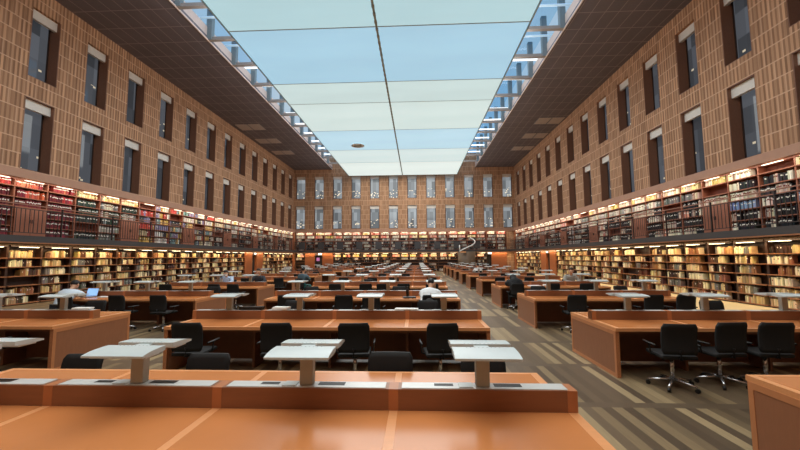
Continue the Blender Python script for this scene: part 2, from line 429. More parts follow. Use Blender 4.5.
# ------------------------------------------------------------------ skylight and luminous ceiling
def skylight():
    cols = [((168, 204, 212), 1.0), ((166, 202, 210), 1.0), ((170, 206, 214), 1.0), ((158, 202, 224), 1.0), ((190, 212, 212), 1.03), ((200, 219, 217), 1.04),
            ((176, 212, 228), 1.05), ((200, 218, 218), 1.08), ((214, 226, 222), 1.1)]
    ys = [YF+.2, 5.3, 10.9, 16.4, 21.85, 24.9, 30.5, 36.2, 41.2, 47.9]
    xm = (PL+PR)/2
    nm = ['nearest overhead', 'eighth', 'seventh', 'sixth', 'fifth', 'fourth', 'third', 'second', 'first']
    for i in range(9):
        if ys[i+1] < 6: pass
        m = panel_mat('luminous_panel_%d' % i, *cols[i])
        for s, (a, c) in (('western', (PL, xm)), ('eastern', (xm, PR))):
            w, l = c-a-.06, ys[i+1]-ys[i]-.07
            b = MB(); b.box(-w/2, w/2, -l/2, l/2, 0, .04)
            o = b.build('ceiling_panel', m, None, 0, ((a+c)/2, (ys[i]+ys[i+1])/2, ZP))
            tint = 'pale blue' if i in (3, 6) else 'off-white' if i >= 4 else 'blue-green white'
            tag(o, '%s luminous ceiling panel, %s from the back wall, %s of the seam cable' % (tint, nm[i] if i else 'ninth', 'left' if s == 'western' else 'right'),
                'ceiling panel', 'luminous ceiling panels', 'structure')
    # braided centre cable and cross seams
    b = MB(); b.box(xm-.05, xm+.05, YF+.2, 47.9, ZP-.05, ZP-.01)
    y = 6.0
    while y < 47.5:
        b.box(xm-.065, xm+.065, y, y+.2, ZP-.06, ZP-.02); y += .55
    tag(b.build('ceiling_seam_cable', M['seam']), 'braided grey cable along the centre of the luminous ceiling', 'cable')
    b = MB()
    for y in ys[1:]: b.box(PL, PR, y-.035, y+.035, ZP+.0, ZP+.05)
    b.box(PL-.05, PL, YF+.2, 47.9, ZP-.03, ZP+.08); b.box(PR, PR+.05, YF+.2, 47.9, ZP-.03, ZP+.08)
    structure(b.build('trim_ceiling_panels', M['seam']))
    # opaque deck above the luminous ceiling
    structure(MB().box(PL+.1, PR-.1, YF+.2, 47.8, ZP+.3, ZP+.36).build('ceiling_deck', M['beam']))
    # roof beams, posts, tubes
    yk = 13.4; k = 0
    while yk < 48:
        for sd, xe, d, xp in (('left', SL, 1, PL), ('right', SR, -1, PR)):
            r = tag(link('roof_truss_end', None, None, (xe, yk, ZC+.1)), '%s roof beam end counted from the back wall, on the %s edge of the skylight' % (ORD[int(round((48-yk)/2.68))], sd), 'roof beam', 'skylight beams', 'structure')
            L = abs(xp-xe)+.5
            MB().box(0, d*L, -.1, .1, -.1, .08).build('cross_beam', M['beam'], r)
            MB().box(-d*.04, d*.26, -.14, .14, -.08, 2.4).build('post', M['steel'], r)
            MB().tube([(-.5*d, -.23, 1.1), (d*1.5, -.23, 1.1)], .065).build('purlin_tube', M['tube_lit'] if yk > 21.6 else M['tube'], r)
        yk += 2.68; k += 1
    for sd, x0, x1 in (('left', SL-.4, PL+1), ('right', PR-1, SR+.4)):
        structure(MB().box(x0, x1, YF, YB, 16.0, 16.03).build('skylight_glass_'+sd, M['glass']))
    # soffit vents
    for sd, x0, x1 in (('left', -16.1, -13.8), ('right', 10.5, 12.8)):
        for i, y in enumerate((32.0, 36.0, 40.2)):
            r = thing('ceiling_vent', 'pale grey two-part ceiling vent grille, %s of three in the %s soffit' % (('nearest', 'middle', 'farthest')[i], sd), 'vent', ((x0+x1)/2, y, ZC), 0, 'soffit vents')
            for a, c in ((-1.1, -.04), (.04, 1.1)):
                f = MB(); f.box(a, c, -.75, .75, -.03, -.001)
                g = f.build('grille', M['vent'], r)
                s = MB()
                for q in range(6): s.box(a+.04, c-.04, -.7+.24*q, -.64+.24*q, -.045, -.03)
                s.build('slats', M['fascia'], g)
    r = thing('ceiling_disc', 'round grey speaker disc hanging beneath the luminous ceiling', 'speaker', (-5.55, 34.4, ZP-.14))
    MB().tube([(0, 0, 0), (0, 0, .06)], .62, 24).build('plate', M['disc'], r)
    MB().tube([(0, 0, -.05), (0, 0, .0)], .35, 24).build('cone', M['seam'], r)
    MB().tube([(0, 0, .06), (0, 0, .14)], .03, 8).build('stem', M['seam'], r)
skylight()

# ------------------------------------------------------------------ bookcases and books
BW_S, BW_B = 1.34, 1.25
Y_FIRST = 11.26; NS = 27
LOW_SH = [.08, .42, .80, 1.18, 1.55, 1.92]
UP_SH = [.04, .43, .84, 1.22, 1.60, 2.03]
def bookcase_template(name, w, up, doors=False):
    h = 2.37 if up else 2.42
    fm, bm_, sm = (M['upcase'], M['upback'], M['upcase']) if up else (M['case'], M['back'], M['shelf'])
    r = tag(link(name, None), 'tmp', 'bookcase')
    MB().box(0, w, .33, .36, 0, h).build('back_panel', bm_, r)
    t = .05 if up else .09
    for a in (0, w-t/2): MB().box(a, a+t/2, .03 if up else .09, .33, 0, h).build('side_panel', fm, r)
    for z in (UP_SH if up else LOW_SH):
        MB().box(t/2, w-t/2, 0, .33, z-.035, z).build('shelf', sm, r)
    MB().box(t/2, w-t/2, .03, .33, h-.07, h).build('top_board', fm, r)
    MB().box(w*.22, w*.78, -.08, -.02, h-.095, h-.07).build('light_strip', M['strip'], r)
    if doors:
        for a, c in ((t/2, w/2-.005), (w/2+.005, w-t/2)):
            d = MB().box(a, c, -.03, -.005, UP_SH[0], 1.2).build('door', M['upcase'], r)
            MB().box(w/2+(-.05 if a < w/2-.1 else .03), w/2+(-.03 if a < w/2-.1 else .05), -.05, -.03, .55, .7).build('handle', M['rail'], d)
    return r

class Books:
    """all the books: boxes with a label band on the spine, coloured by corner colours"""
    def __init__(s): s.items = []
    def fill(s, xf, w, h_free, key, z, pal, label, frac, bh, tw, case):
        """xf maps local (x, y, z) to the world"""
        x = .06 if not case.startswith('g') else .04
        xe = w-.06
        fill_to = x + (xe-x)*frac
        start = x + (0 if random.random() < .5 else (xe-fill_to)*random.random())
        x = start; fill_to = min(xe, start + (fill_to-.06)); i = 0
        base = random.choice(pal)
        while x < fill_to:
            if random.random() < .16: base = random.choice(pal)
            t = random.uniform(*tw); hh = min(h_free, random.uniform(*bh))
            if x+t > xe: break
            j = random.uniform(.82, 1.12)
            c = tuple(max(0, min(255, v*j + random.uniform(-9, 9))) for v in base)
            lab = None
            if random.random() < label: lab = (232, 226, 214) if sum(base) < 520 else (120, 40, 30)
            s.items.append((xf, x, t, z, hh, random.uniform(.02, .05), random.uniform(.17, .24), c, lab, key, i, case))
            x += t + .0015; i += 1
            if random.random() < .02: x += random.uniform(.05, .14)
BK = Books()
CREAM = [(226, 204, 152), (232, 214, 170), (214, 186, 130), (240, 226, 190), (198, 164, 110), (236, 220, 180), (150, 104, 66), (96, 58, 40), (222, 206, 170), (150, 98, 70), (120, 116, 110), (205, 178, 128), (60, 40, 34), (84, 62, 50), (52, 38, 32), (170, 140, 100)]
REDS = [(196, 92, 70), (176, 60, 56), (206, 120, 88), (150, 48, 52)]
WINE = [(112, 34, 44), (130, 44, 54), (96, 30, 36)]
GREEN = [(40, 48, 44), (54, 66, 58), (34, 38, 40), (70, 82, 70)]
YEL = [(222, 200, 140), (210, 186, 110), (232, 216, 170)]
MIXED = [(214, 170, 90), (190, 70, 60), (220, 210, 190), (120, 150, 150), (230, 226, 214), (140, 130, 160), (66, 66, 70), (206, 190, 150)]
PALE = [(226, 214, 190), (214, 200, 180), (234, 226, 206), (200, 180, 160)]
BLACK = [(34, 32, 34), (46, 42, 44), (28, 30, 36)]
BLUE = [(120, 146, 186), (136, 158, 192)]
PINK = [(224, 150, 130), (230, 176, 160), (214, 120, 104), (226, 190, 170), (228, 206, 170)]
GREY = [(150, 146, 140), (180, 172, 160), (120, 116, 112), (206, 196, 180)]

def xform(kind, a):
    # returns (origin, rot) for a bay starting at coordinate a of a wall
    return a
CASES = {}
def case_at(key, loc, rot, label, group, doors=False):
    k = key + ('d' if doors else '')
    if k not in CASES:
        up = key.startswith('g'); w = BW_B if key.endswith('b') else BW_S
        CASES[k] = bookcase_template('gallery_bookcase' if up else 'wall_bookcase', w, up, doors)
        o = CASES[k]; o.location = loc; o.rotation_euler = (0, 0, rot); o['label'] = label; o['group'] = group
    else:
        o = dup(CASES[k], loc, rot, label, group)
    return o
def place(loc, rot):
    c, s = math.cos(rot), math.sin(rot)
    return lambda x, y, z: (loc[0]+c*x-s*y, loc[1]+s*x+c*y, loc[2]+z)

NICHE = (17, 18, 19)
def bay_word(side, i):
    k = i-1 if side == 'left' else i      # the first bay the photograph shows
    return '%s bay from the frame edge' % ORD[k] if k >= 0 else '%s bay before the frame edge' % ORD[-k-1]
def side_runs():
    for side in ('left', 'right'):
        for lev in ('low', 'up'):
            up = lev == 'up'
            for i in range(-2, NS):
                if not up and i in NICHE: continue
                y0 = Y_FIRST + BW_S*i
                xfr = (XL+.40) if side == 'left' else (XR-.40)
                if side == 'left': loc, rot = (xfr, y0, SLAB1 if up else 0), PI/2
                else: loc, rot = (xfr, y0+BW_S, SLAB1 if up else 0), -PI/2
                doors = up and (i % 4 == (2 if side == 'left' else 3))
                if not up: lab = 'dark bookcase bay under the gallery, %s wall, %s' % (side, bay_word(side, i))
                else: lab = 'gallery bookcase bay behind the railing, %s wall, %s' % (side, bay_word(side, i))
                case_at('gs' if up else 'ls', loc, rot, lab, 'gallery bookcases' if up else 'ground floor bookcases', doors)
                xf = place(loc, rot)
                for k, z in enumerate(UP_SH if up else LOW_SH):
                    if up and doors and k < 3: continue
                    key = (side, lev, i, k)
                    if not up:
                        if random.random() < .03: continue
                        BK.fill(xf, BW_S, .31, key, z, CREAM, .15, random.uniform(.60, .80), (.21, .30), (.018, .045), 'l'+side)
                    else:
                        if side == 'left':
                            if i < 4: pal, lb = ((REDS if k > 4 else REDS[:2]+WINE if k == 4 else WINE), .95)
                            elif i < 5: pal, lb = ((YEL if k == 5 else GREEN), .9)
                            elif i < 7: pal, lb = ((YEL if k >= 5 else GREEN+GREY), .8)
                            elif i < 13: pal, lb = (MIXED, .3)
                            else: pal, lb = (PALE+GREY+YEL if k > 3 else GREY+BLACK, .3)
                        else:
                            if k >= 5: pal, lb = YEL+PALE, .25
                            elif k == 4: pal, lb = (PALE+GREY if i > 2 else PALE+BLACK), .4
                            elif i <= 0: pal, lb = BLUE, .7
                            elif k == 3: pal, lb = BLACK+PALE, .85
                            elif k == 2 and i == 2: pal, lb = BLUE, .6
                            else: pal, lb = BLACK+BLACK+PINK[:1]+PALE, .85
                            if i > 11: pal = PALE+GREY+PINK[:2] if k > 3 else GREY+BLACK
                        if (i*7+k*3+(side == 'left')*2) % 11 == 0: continue
                        BK.fill(xf, BW_S, .255 if k == 5 else .31, key, z, pal, lb, random.uniform(.8, .98), (.25, .31), (.035, .075), 'g'+side)
def back_runs():
    n = 22; x_0 = -15.95
    for lev in ('low', 'up'):
        up = lev == 'up'
        for i in range(n):
            if not up and i in (1, 2, 3, 20, 21): continue
            x0 = x_0 + BW_B*i
            if up and (x0 < XL+.5 or x0+BW_B > XR-.5): continue
            loc = (x0, YB-.40, SLAB1 if up else 0)
            lab = '%s bookcase bay on the back wall, %s from the left-hand corner' % ('gallery' if up else 'ground floor', ORD[i])
            case_at('gb' if up else 'lb', loc, 0, lab, 'back wall gallery bookcases' if up else 'back wall ground floor bookcases')
            xf = place(loc, 0)
            for k, z in enumerate(UP_SH if up else LOW_SH):
                key = ('back', lev, i, k)
                if not up:
                    pal = PINK+YEL if k == 5 else BLACK+GREY+CREAM[6:8]
                    if k < 4 and random.random() < .4: continue
                    BK.fill(xf, BW_B, .31, key, z, pal, .2, random.uniform(.6, .85), (.22, .30), (.03, .06), 'lback')
                else:
                    pal = [PALE, PINK, YEL, REDS[:1]+PINK, GREY][(i+k) % 5] if k > 3 else GREY+BLACK
                    BK.fill(xf, BW_B, .255 if k == 5 else .31, key, z, pal, .2, random.uniform(.7, .95), (.24, .31), (.035, .075), 'gback')
side_runs(); back_runs()

def add_book(mb, cols, it):
    xf, x, t, z, h, y0, dp, c, lab = it[:9]
    c = lin(c); page = tuple(min(1, v) for v in lin((206, 192, 164)))
    lc = lin(lab) if lab else c
    zs = [z+.001, z+h*.62, z+h*.78, z+h]
    n = len(mb.v)
    for zz in zs: mb.v += [xf(x, y0, zz), xf(x+t, y0, zz)]
    mb.v += [xf(x, y0+dp, zs[0]), xf(x+t, y0+dp, zs[0]), xf(x, y0+dp, zs[3]), xf(x+t, y0+dp, zs[3])]
    F = [((0,1,3,2), c), ((2,3,5,4), lc), ((4,5,7,6), c), ((6,7,11,10), page), ((9,8,10,11), c), ((1,0,8,9), c), ((0,2,4,6,10,8), c), ((1,9,11,7,5,3), c)]
    for q, cc in F:
        mb.f.append(tuple(n+i for i in q)); mb.mi.append(0); mb.sm.append(False); cols.extend([(*cc, 1)]*len(q))
def book_mesh(name, items):
    mb = MB(); cols = []
    for it in items: add_book(mb, cols, it)
    me = mb.mesh(name, M['books'])
    a = me.color_attributes.new('Col', 'FLOAT_COLOR', 'CORNER')
    a.data.foreach_set('color', [v for c in cols for v in c])
    return me
def colour_word(c):
    r, g, b = c; s = sum(c)
    if s < 150: return 'black'
    if max(c)-min(c) < 28: return 'grey' if s < 560 else 'white'
    if b > r: return 'blue'
    if g >= r: return 'green'
    if r-g > 60 and r-b > 60 and g < 120: return 'red' if s > 200 else 'brown'
    if s > 590: return 'cream'
    if s > 430: return 'tan'
    return 'brown'
def place_books():
    cam = Vector((0, 0, CAM_H)); sc = []
    f, yaw, pitch = 369.9, .045, .0867
    for idx, it in enumerate(BK.items):
        p = Vector(it[0](it[1]+it[2]/2, it[5], it[3]+it[4]/2)) - cam
        x = math.cos(yaw)*p.x + math.sin(yaw)*p.y; y = -math.sin(yaw)*p.x + math.cos(yaw)*p.y
        fw = math.cos(pitch)*y + math.sin(pitch)*p.z; upv = -math.sin(pitch)*y + math.cos(pitch)*p.z
        u, v = f*x/fw, f*upv/fw
        if abs(u) > 396 or abs(v) > 220: continue
        z = it[0](0, 0, it[3])[2]
        if z < .7 and p.x > 0 or z < 1.1 and p.x < 0: continue
        if 2.7 < z < 3.9: continue      # mostly behind the railing
        face = abs(p.x) if 'back' not in it[11] else p.y
        sc.append((it[2]*it[4]*face/p.length**3, idx))
    sc.sort(reverse=True)
    top = sorted(i for _, i in sc[:300]); tops = set(top)
    for i in top:
        it = BK.items[i]; side, lev, bay, k = it[9]
        o0 = it[0](it[1]+it[2]/2, it[5], it[3])
        # local mesh about its own base
        xf = it[0]; loc = Vector(o0)
        it2 = (lambda a, b, c, xf=xf, loc=loc: tuple(Vector(xf(a, b, c))-loc),) + it[1:]
        o = link('book', book_mesh('book', [it2]), None, loc)
        shelf = ['bottom shelf', 'second shelf', 'third shelf', 'fourth shelf', 'fifth shelf', 'top shelf'][k]
        which = 'gallery' if lev == 'up' else 'ground-floor'
        tag(o, '%s book, %s from the %s upright, %s, %s %s bay, %s wall' % (colour_word(it[7]), ORD[it[10]] if it[10] < 30 else 'thirty-%s' % ORD[it[10]-30], 'near' if side == 'left' else 'far', shelf, ORD[bay if side == 'back' else bay-1 if side == 'left' else bay], which, side), 'book', 'books on the %s shelves of the %s wall' % (which, side))
    rest = [it for i, it in enumerate(BK.items) if i not in tops]
    o = link('books', book_mesh('books', rest))
    tag(o, 'the thousands of farther books filling the bookcases round the hall', 'books', None, 'stuff')
place_books()

# corner and portal panels
def portals():
    n = 0
    for side in ('left', 'right'):
        y0 = Y_FIRST + BW_S*17; y1 = Y_FIRST + BW_S*20
        xw = XL if side == 'left' else XR; d = 1 if side == 'left' else -1
        n += 1
        r = structure(link('door_%d' % n, None, None, (xw, (y0+y1)/2, 0)))
        L = (y1-y0)/2
        MB().box(d*.01, d*.42, -L+.02, -.5, 0, 2.42).build('door_surround_panel', M['orange'], r)
        MB().box(d*.01, d*.42, .5, L-.02, 0, 2.42).build('door_surround_panel', M['orange'], r)
        MB().box(d*.01, d*.2, -.5, .5, 0, 2.1).build('door_leaf', M['dark'], r)  # dark box standing for the unlit opening, no leaf modelled
        MB().box(d*.01, d*.42, -.5, .5, 2.1, 2.42).build('door_lintel', M['case'], r)
        tag(MB().box(-.03, .03, -.16, .16, 0, .14).build('exit_sign', M['sign'], None, 0, (xw+d*.47, (y0+y1)/2, 2.2)), 'small lit white sign over the doorway in the %s wall' % side, 'sign')
    for nm, a, c, o0, o1, sx in (('left', -14.70, -10.95, -13.4, -12.4, -12.7), ('right', 9.05, 11.55, 9.1, 9.6, 9.35)):
        n += 1
        r = structure(link('door_%d' % n, None, None, (0, YB, 0)))
        MB().box(a+.02, o0, -.42, -.01, 0, 2.42).build('door_surround_panel', M['orange'], r) if o0-a > .1 else None
        MB().box(o1, c-.02, -.42, -.01, 0, 2.42).build('door_surround_panel', M['orange'], r)
        MB().box(o0, o1, -.2, -.01, 0, 2.1).build('door_leaf', M['dark'], r)
        MB().box(o0, o1, -.42, -.01, 2.1, 2.42).build('door_lintel', M['case'], r)
        tag(MB().box(-.22, .22, -.03, .03, 0, .2).build('exit_sign', M['sign'], None, 0, (sx, YB-.47, 2.2)), 'small lit white sign over the %s doorway of the back wall' % nm, 'sign')
    tag(MB().box(-.2, .2, -.02, .02, 0, .45).build('wall_poster', M['pinksign'], None, 0, (-13.0, YB-.23, 1.4)), 'pink and violet poster in the left back doorway', 'poster')
    # upper corner panels
    for sx in (XL+.02, XR-.52):
        structure(MB().box(sx, sx+.5, 47.46, 47.75, SLAB1, 5.15).build('trim_corner_panel', M['orange']))
        structure(MB().box(sx, sx+.5, 47.46, 47.75, 0, 2.5).build('trim_corner_panel', M['orange']))
portals()

# ------------------------------------------------------------------ gallery railing
def railings():
    H = 1.24
    def template(L, fine, solid):
        r = tag(link('gallery_railing', None), 'tmp', 'railing')
        MB().box(-.02, L-.025, -.03, .03, H-.04, H).build('handrail', M['railwood'], r)
        MB().box(.03, L-.03, -.012, .012, .10, .13).build('bottom_rail', M['rail'], r)
        MB().box(.03, L-.03, -.012, .012, H-.20, H-.17).build('upper_rail', M['rail'], r)
        MB().box(-.022, .022, -.03, .03, 0, H-.04).build('rail_post', M['rail'], r)
        nb = int(L/.165); bs = []
        if solid:
            MB().box(.04, L*.33, -.01, .01, .13, H-.2).build('solid_panel', M['infill'], r)
        for k in range(1, nb):
            x = L*k/nb
            if solid and x < L*.35: continue
            if fine: MB().box(x-.013, x+.013, -.006, .006, .13, H-.2).build('baluster', M['rail'], r)
            else: bs.append(x)
        if not fine:
            b = MB()
            for x in bs: b.box(x-.013, x+.013, -.006, .006, .13, H-.2)
            b.build('baluster_infill', M['rail'], r)
        return r
    T = {}
    def put(key, L, fine, solid, loc, rot, label):
        if key not in T:
            T[key] = template(L, fine, solid); o = T[key]; o.location = loc; o.rotation_euler = (0, 0, rot); o['label'] = label; o['group'] = 'gallery railing sections'
        else: dup(T[key], loc, rot, label, 'gallery railing sections')
    L = 2.68
    for side in ('left', 'right'):
        for i in range(14):
            y0 = 9.92 + L*i
            if y0+L > YB-1.1: L2 = None
            fine = i < 5
            x = XL+1.10 if side == 'left' else XR-1.10
            lab = 'dark baluster railing section on the %s gallery edge, %s' % (side, ('%s from the frame edge' % ORD[i-1 if side == 'left' else i]) if i > 0 or side == 'right' else 'just before the frame edge')
            if y0+L > YB-1.0: continue
            put(('s', fine), L, fine, False, (x, y0, SLAB1), PI/2, lab)
    x = XL+1.14; i = 0; L = 2.5
    while x+L < XR-1.1:
        put('b', L, False, True, (x, YB-1.16, SLAB1), 0, 'railing section with one solid grey panel on the back gallery, %s from the left corner' % ORD[i])
        x += L; i += 1
railings()

# spiral stair in front of the back wall
def stair():
    r = thing('spiral_stair', 'taupe stair drum with a white curved handrail before the back wall', 'staircase', (6.15, 46.2, 0))
    MB().tube([(0, 0, 0), (0, 0, 2.5)], 1.05, 20).build('stair_drum', M['stair'], r)
    pts = []
    for k in range(22):
        a = -2.6 + 3.6*k/21; pts.append((1.05*math.cos(a), 1.05*math.sin(a)*.8, 2.5+1.75*(k/21)))
    MB().tube(pts, .07).build('handrail', M['white'], r)
    MB().tube([pts[0], (pts[0][0], pts[0][1], 3.3)], .06).build('rail_post', M['white'], r)
    b = MB(); b.box(-.9, -.25, -1.25, -1.0, 2.35, 2.5); b.build('landing_edge', M['edge'], r)
stair()

# ------------------------------------------------------------------ reading desks
ROWN = ['nearest','second','third','fourth','fifth','sixth','seventh','eighth','ninth','tenth','eleventh']
def desk_template(n):
    """double sided desk, local x 0..n*PW from its left end, y 0 = riser centre"""
    W = n*PW; D = .84
    r = tag(link('reading_desk', None), 'tmp', 'desk')
    b = MB(); b.box(0, W, -D, D, .70, .75, 0)
    for k in range(n):
        a, c = k*PW+(.07 if k == 0 else .03), (k+1)*PW-(.07 if k == n-1 else .03)
        for y0, y1 in ((-D+.045, -.08), (.08, D-.045)):
            b.box(a, c, y0, y1, .745, .7515, 1)
    b.build('tabletop', [M['edge'], M['pad']], r)
    b = MB(); b.box(0, W, -.075, .075, .75, .9, 0)
    for k in range(n+1):
        x = min(max(k*PW, .035), W-.035); b.box(x-.035, x+.035, -.077, .077, .751, .9005, 1)
    b.build('riser', [M['riser'], M['seamw']], r)
    for x0, x1 in ((0.0, .055), (W-.055, W)):
        p = MB().box(x0, x1, -D+.02, D-.02, 0, .70).build('side_panel', M['panel'], r)
        xo = x0-.004 if x0 == 0 else x1+.004
        e = MB()
        for y0, y1, z0, z1 in ((-D+.02, -D+.075, 0, .70), (D-.075, D-.02, 0, .70), (-D+.075, D-.075, .64, .70), (-D+.075, D-.075, 0, .06)):
            e.box(min(xo, x0), max(xo, x1), y0, y1, z0, z1)
        e.build('edge_frame', M['rim'], p)
    MB().box(.055, W-.055, -.03, .03, .04, .70).build('centre_panel', M['under'], r)
    for k in range(1, n):
        MB().box(k*PW-.02, k*PW+.02, -.42, .42, 0, .70).build('support_panel', M['under'], r)
    for s in (-1, 1): MB().box(.055, W-.055, s*(D-.10), s*(D-.06), .655, .70).build('apron', M['under'], r)
    for k in range(n):
        x = k*PW
        t = MB().box(x+.06, x+PW-.06, -.062, .062, .9, .905).build('cable_tray', M['alu'], r)
        MB().box(x+.30, x+.44, -.012, .04, .905, .9062).build('socket_slot', M['slot'], t)
        MB().box(x+.74, x+.94, -.02, .05, .905, .9062).build('socket_slot', M['slot'], t)
        MB().box(x+.48, x+.58, -.05, .05, .905, .912).build('tray_lid', M['shade'], t)
    return r
def lamp_template():
    r = tag(link('desk_lamp', None), 'tmp', 'lamp')
    MB().box(-.05, .05, -.035, .035, 0, .26).build('post', M['post'], r, .006)
    for nm, s in (('near', -1), ('far', 1)):
        # curved wing: outline in (y, z)
        top = []; bot = []
        for k in range(11):
            q = k/10; y = .046+.236*q
            z = .288 - .022*q**3
            top.append((s*y, z)); bot.append((s*y, z-.014-.026*math.sin(PI*(.25+.75*q))))
        prof = top + bot[::-1]
        if s > 0: prof = prof[::-1]
        w = MB().prism(prof, 'x', -.225, .225, 0, False).build('lamp_wing', M['shade'], r)
        h = MB()
        for k in range(9): h.box(-.12+.03*k-.004, -.12+.03*k+.004, s*.058, s*.062, .276, .2885)
        h.build('vent_holes', M['slot'], w)
        MB().box(-.21, .21, s*.09, s*.23, .236, .254).build('diffuser', M['alu'], w)
    MB().box(-.055, .055, -.05, .05, .24, .278).build('yoke', M['shade'], r)
    return r
DESK_T = {}; LAMP_T = None
def desk_left(block):
    x, n, d = BLOCKS[block]
    return (x if d > 0 else x-n*PW), n
def desks():
    global LAMP_T
    for block in BLOCKS:
        xl, n = desk_left(block)
        for k in range(NROW):
            y = DESK_Y0 + PITCH*k
            if block == 'left' and k == 0: continue
            pos = ROWN[k]
            lab = 'long double-sided cherry reading desk, %s row from the camera in the %s column' % (pos, block)
            if n not in DESK_T:
                DESK_T[n] = desk_template(n); o = DESK_T[n]; o.location = (xl, y, 0); o['label'] = lab; o['group'] = 'reading desks'
            else: dup(DESK_T[n], (xl, y, 0), 0, lab, 'reading desks')
            for p in range(n):
                x = xl + (p+.5)*PW
                if k == 0 and block == 'right': continue
                lab = 'white two-winged desk lamp, %s from the left on the %s-row %s desk' % (ORD[p], pos, block)
                if LAMP_T is None:
                    LAMP_T = lamp_template(); o = LAMP_T; o.location = (x, y, .907); o['label'] = lab; o['group'] = 'desk lamps'
                else: dup(LAMP_T, (x, y, .907), 0, lab, 'desk lamps')
desks()

# ------------------------------------------------------------------ chairs
def chair_template(full):
    """faces +y, origin on the floor under the seat centre"""
    r = tag(link('office_chair', None), 'tmp', 'chair')
    MB().box(-.23, .23, -.22, .24, .425, .48).build('seat', M['mesh'], r, .02)
    b = MB(); N = 9; cols = []
    for yo in (0, -.028):
        for iz in range(N):
            q = iz/(N-1); z = .50+.42*q
            y = -.205 + .03*math.sin(PI*q)*.6 - .035*q*q + yo
            ins = 0
            for e, rr in ((q*.385, .02), ((1-q)*.385, .028)):
                if e < rr: ins = max(ins, rr-math.sqrt(max(0, rr*rr-(rr-e)**2)))
            hw = .225-ins
            for ix in range(7):
                u = -1+ix/3
                b.v.append((u*hw, y - .018*(1-u*u) , z))
    for iz in range(N-1):
        for ix in range(6):
            a = iz*7+ix; o = N*7
            b.f.append((a+1, a, a+7, a+8)); b.f.append((o+a, o+a+1, o+a+8, o+a+7)); b.mi += [0, 0]; b.sm += [True, True]
    o = N*7
    for iz in range(N-1):
        for ix, fl in ((0, 0), (6, 1)):
            a = iz*7+ix; q = (a, o+a, o+a+7, a+7)
            b.f.append(q if not fl else q[::-1]); b.mi.append(0); b.sm.append(False)
    for ix in range(6):
        a = ix; b.f.append((a, a+1, o+a+1, o+a)); a = (N-1)*7+ix; b.f.append((a+1, a, o+a, o+a+1)); b.mi += [0, 0]; b.sm += [False, False]
    b.build('backrest', M['mesh'], r)
    MB().tube([(0, -.10, .43), (0, -.24, .44), (0, -.245, .56)], .022).build('back_bracket', M['blackp'], r)
    for s in (-1, 1):
        MB().tube([(s*.20, -.02, .44), (s*.275, -.02, .46), (s*.285, .0, .595), (s*.285, .16, .61), (s*.285, -.18, .61)], .014, 6).build('armrest', M['blackp'], r)
    MB().tube([(0, 0, .10), (0, 0, .43)], .028).build('gas_column', M['chrome'], r)
    b = MB()
    for k in range(5):
        a = 2*PI*k/5 + .31
        b.tube([(0, 0, .115), (.30*math.cos(a), .30*math.sin(a), .075 if full else .014)], .02, 6, radii=[.024, .014])
    b.build('star_base', M['chrome'], r)
    if full:
        for k in range(5):
            a = 2*PI*k/5 + .31; x, y = .30*math.cos(a), .30*math.sin(a)
            MB().tube([(x-.018*math.sin(a), y+.018*math.cos(a), .03), (x+.018*math.sin(a), y-.018*math.cos(a), .03)], .03, 10).build('caster', M['blackp'], r)
            KIDS[r.name][-1]
    return r
CH = {}
def chair(x, y, rot, label, full=True):
    g = 'office chairs at the reading desks'
    if full not in CH:
        CH[full] = chair_template(full); o = CH[full]; o.location = (x, y, 0); o.rotation_euler = (0, 0, rot); o['label'] = label; o['group'] = g
        return o
    return dup(CH[full], (x, y, 0), rot, label, g)
def chairs():
    # explicit for the first rows: (row, side, x)
    near = {1: {'middle': [-3.38, -2.06, -.93, .33], 'right': [3.62, 4.38, 5.02], 'left': [-8.4, -6.8]},
            2: {'middle': [-3.3, -1.86, -1.13, .35], 'right': [3.9, 5.7, 6.45], 'left': [-9.1, -7.72, -6.62]},
            3: {'middle': [-2.95, -1.85, -1.2, -.5, .55], 'right': [3.5, 4.75, 5.9], 'left': [-9.2, -7.35, -6.65]}}
    far = {0: {'middle': [-3.63, -2.2, -.28, .66], 'right': [5.9]}, 1: {'middle': [-2.7, .2], 'right': [6.1], 'left': [-7.2]},
           2: {'middle': [-3.4, -.6], 'right': [3.8, 6.4], 'left': [-6.7]}, 3: {'middle': [-2.1], 'right': [6.3], 'left': [-6.75, -8.1]}}
    rnd = random.Random(3)
    for k in range(4, NROW):
        near[k] = {}; far[k] = {}
        for b in BLOCKS:
            xl, n = desk_left(b)
            near[k][b] = [xl+(p+.5)*PW+rnd.uniform(-.25, .25) for p in range(n) if rnd.random() < .72]
            far[k][b] = [xl+(p+.5)*PW+rnd.uniform(-.2, .2) for p in range(n) if rnd.random() < .3]
    rnd = random.Random(5)
    for sd, tab in (('near', near), ('far', far)):
        for k, d in tab.items():
            for b, xs in d.items():
                xs = sorted(xs)
                for i, x in enumerate(xs):
                    y = DESK_Y0+PITCH*k + (-1.17 if sd == 'near' else 1.10)
                    rot = rnd.uniform(-.12, .12) + (0 if sd == 'near' else PI)
                    if k == 1 and b == 'right' and sd == 'near': y = [5.60, 5.74, 5.74][i]; rot = [-.1, .1, -.05][i]
                    if sd == 'far' and k == 0: y = [3.72, 3.68, 3.60, 3.66][i] if b == 'middle' else y; rot = PI + rnd.uniform(-.05, .05)
                    cc = chair(x, y, rot, 'black office chair, %s from left on the %s side of the %s-row %s desk' % (ORD[i], sd, ROWN[k], b), k <= 3)
                    if sd == 'far' and k == 0 and b == 'middle': cc.scale = (1, 1, [.89, .92, .97, .90][i])   # seats set lower
    # aisle chair of the reader in teal trousers
    chair(-5.25, 16.9, -.35, 'black office chair out in the aisle under the seated reader in teal trousers', True)
chairs()

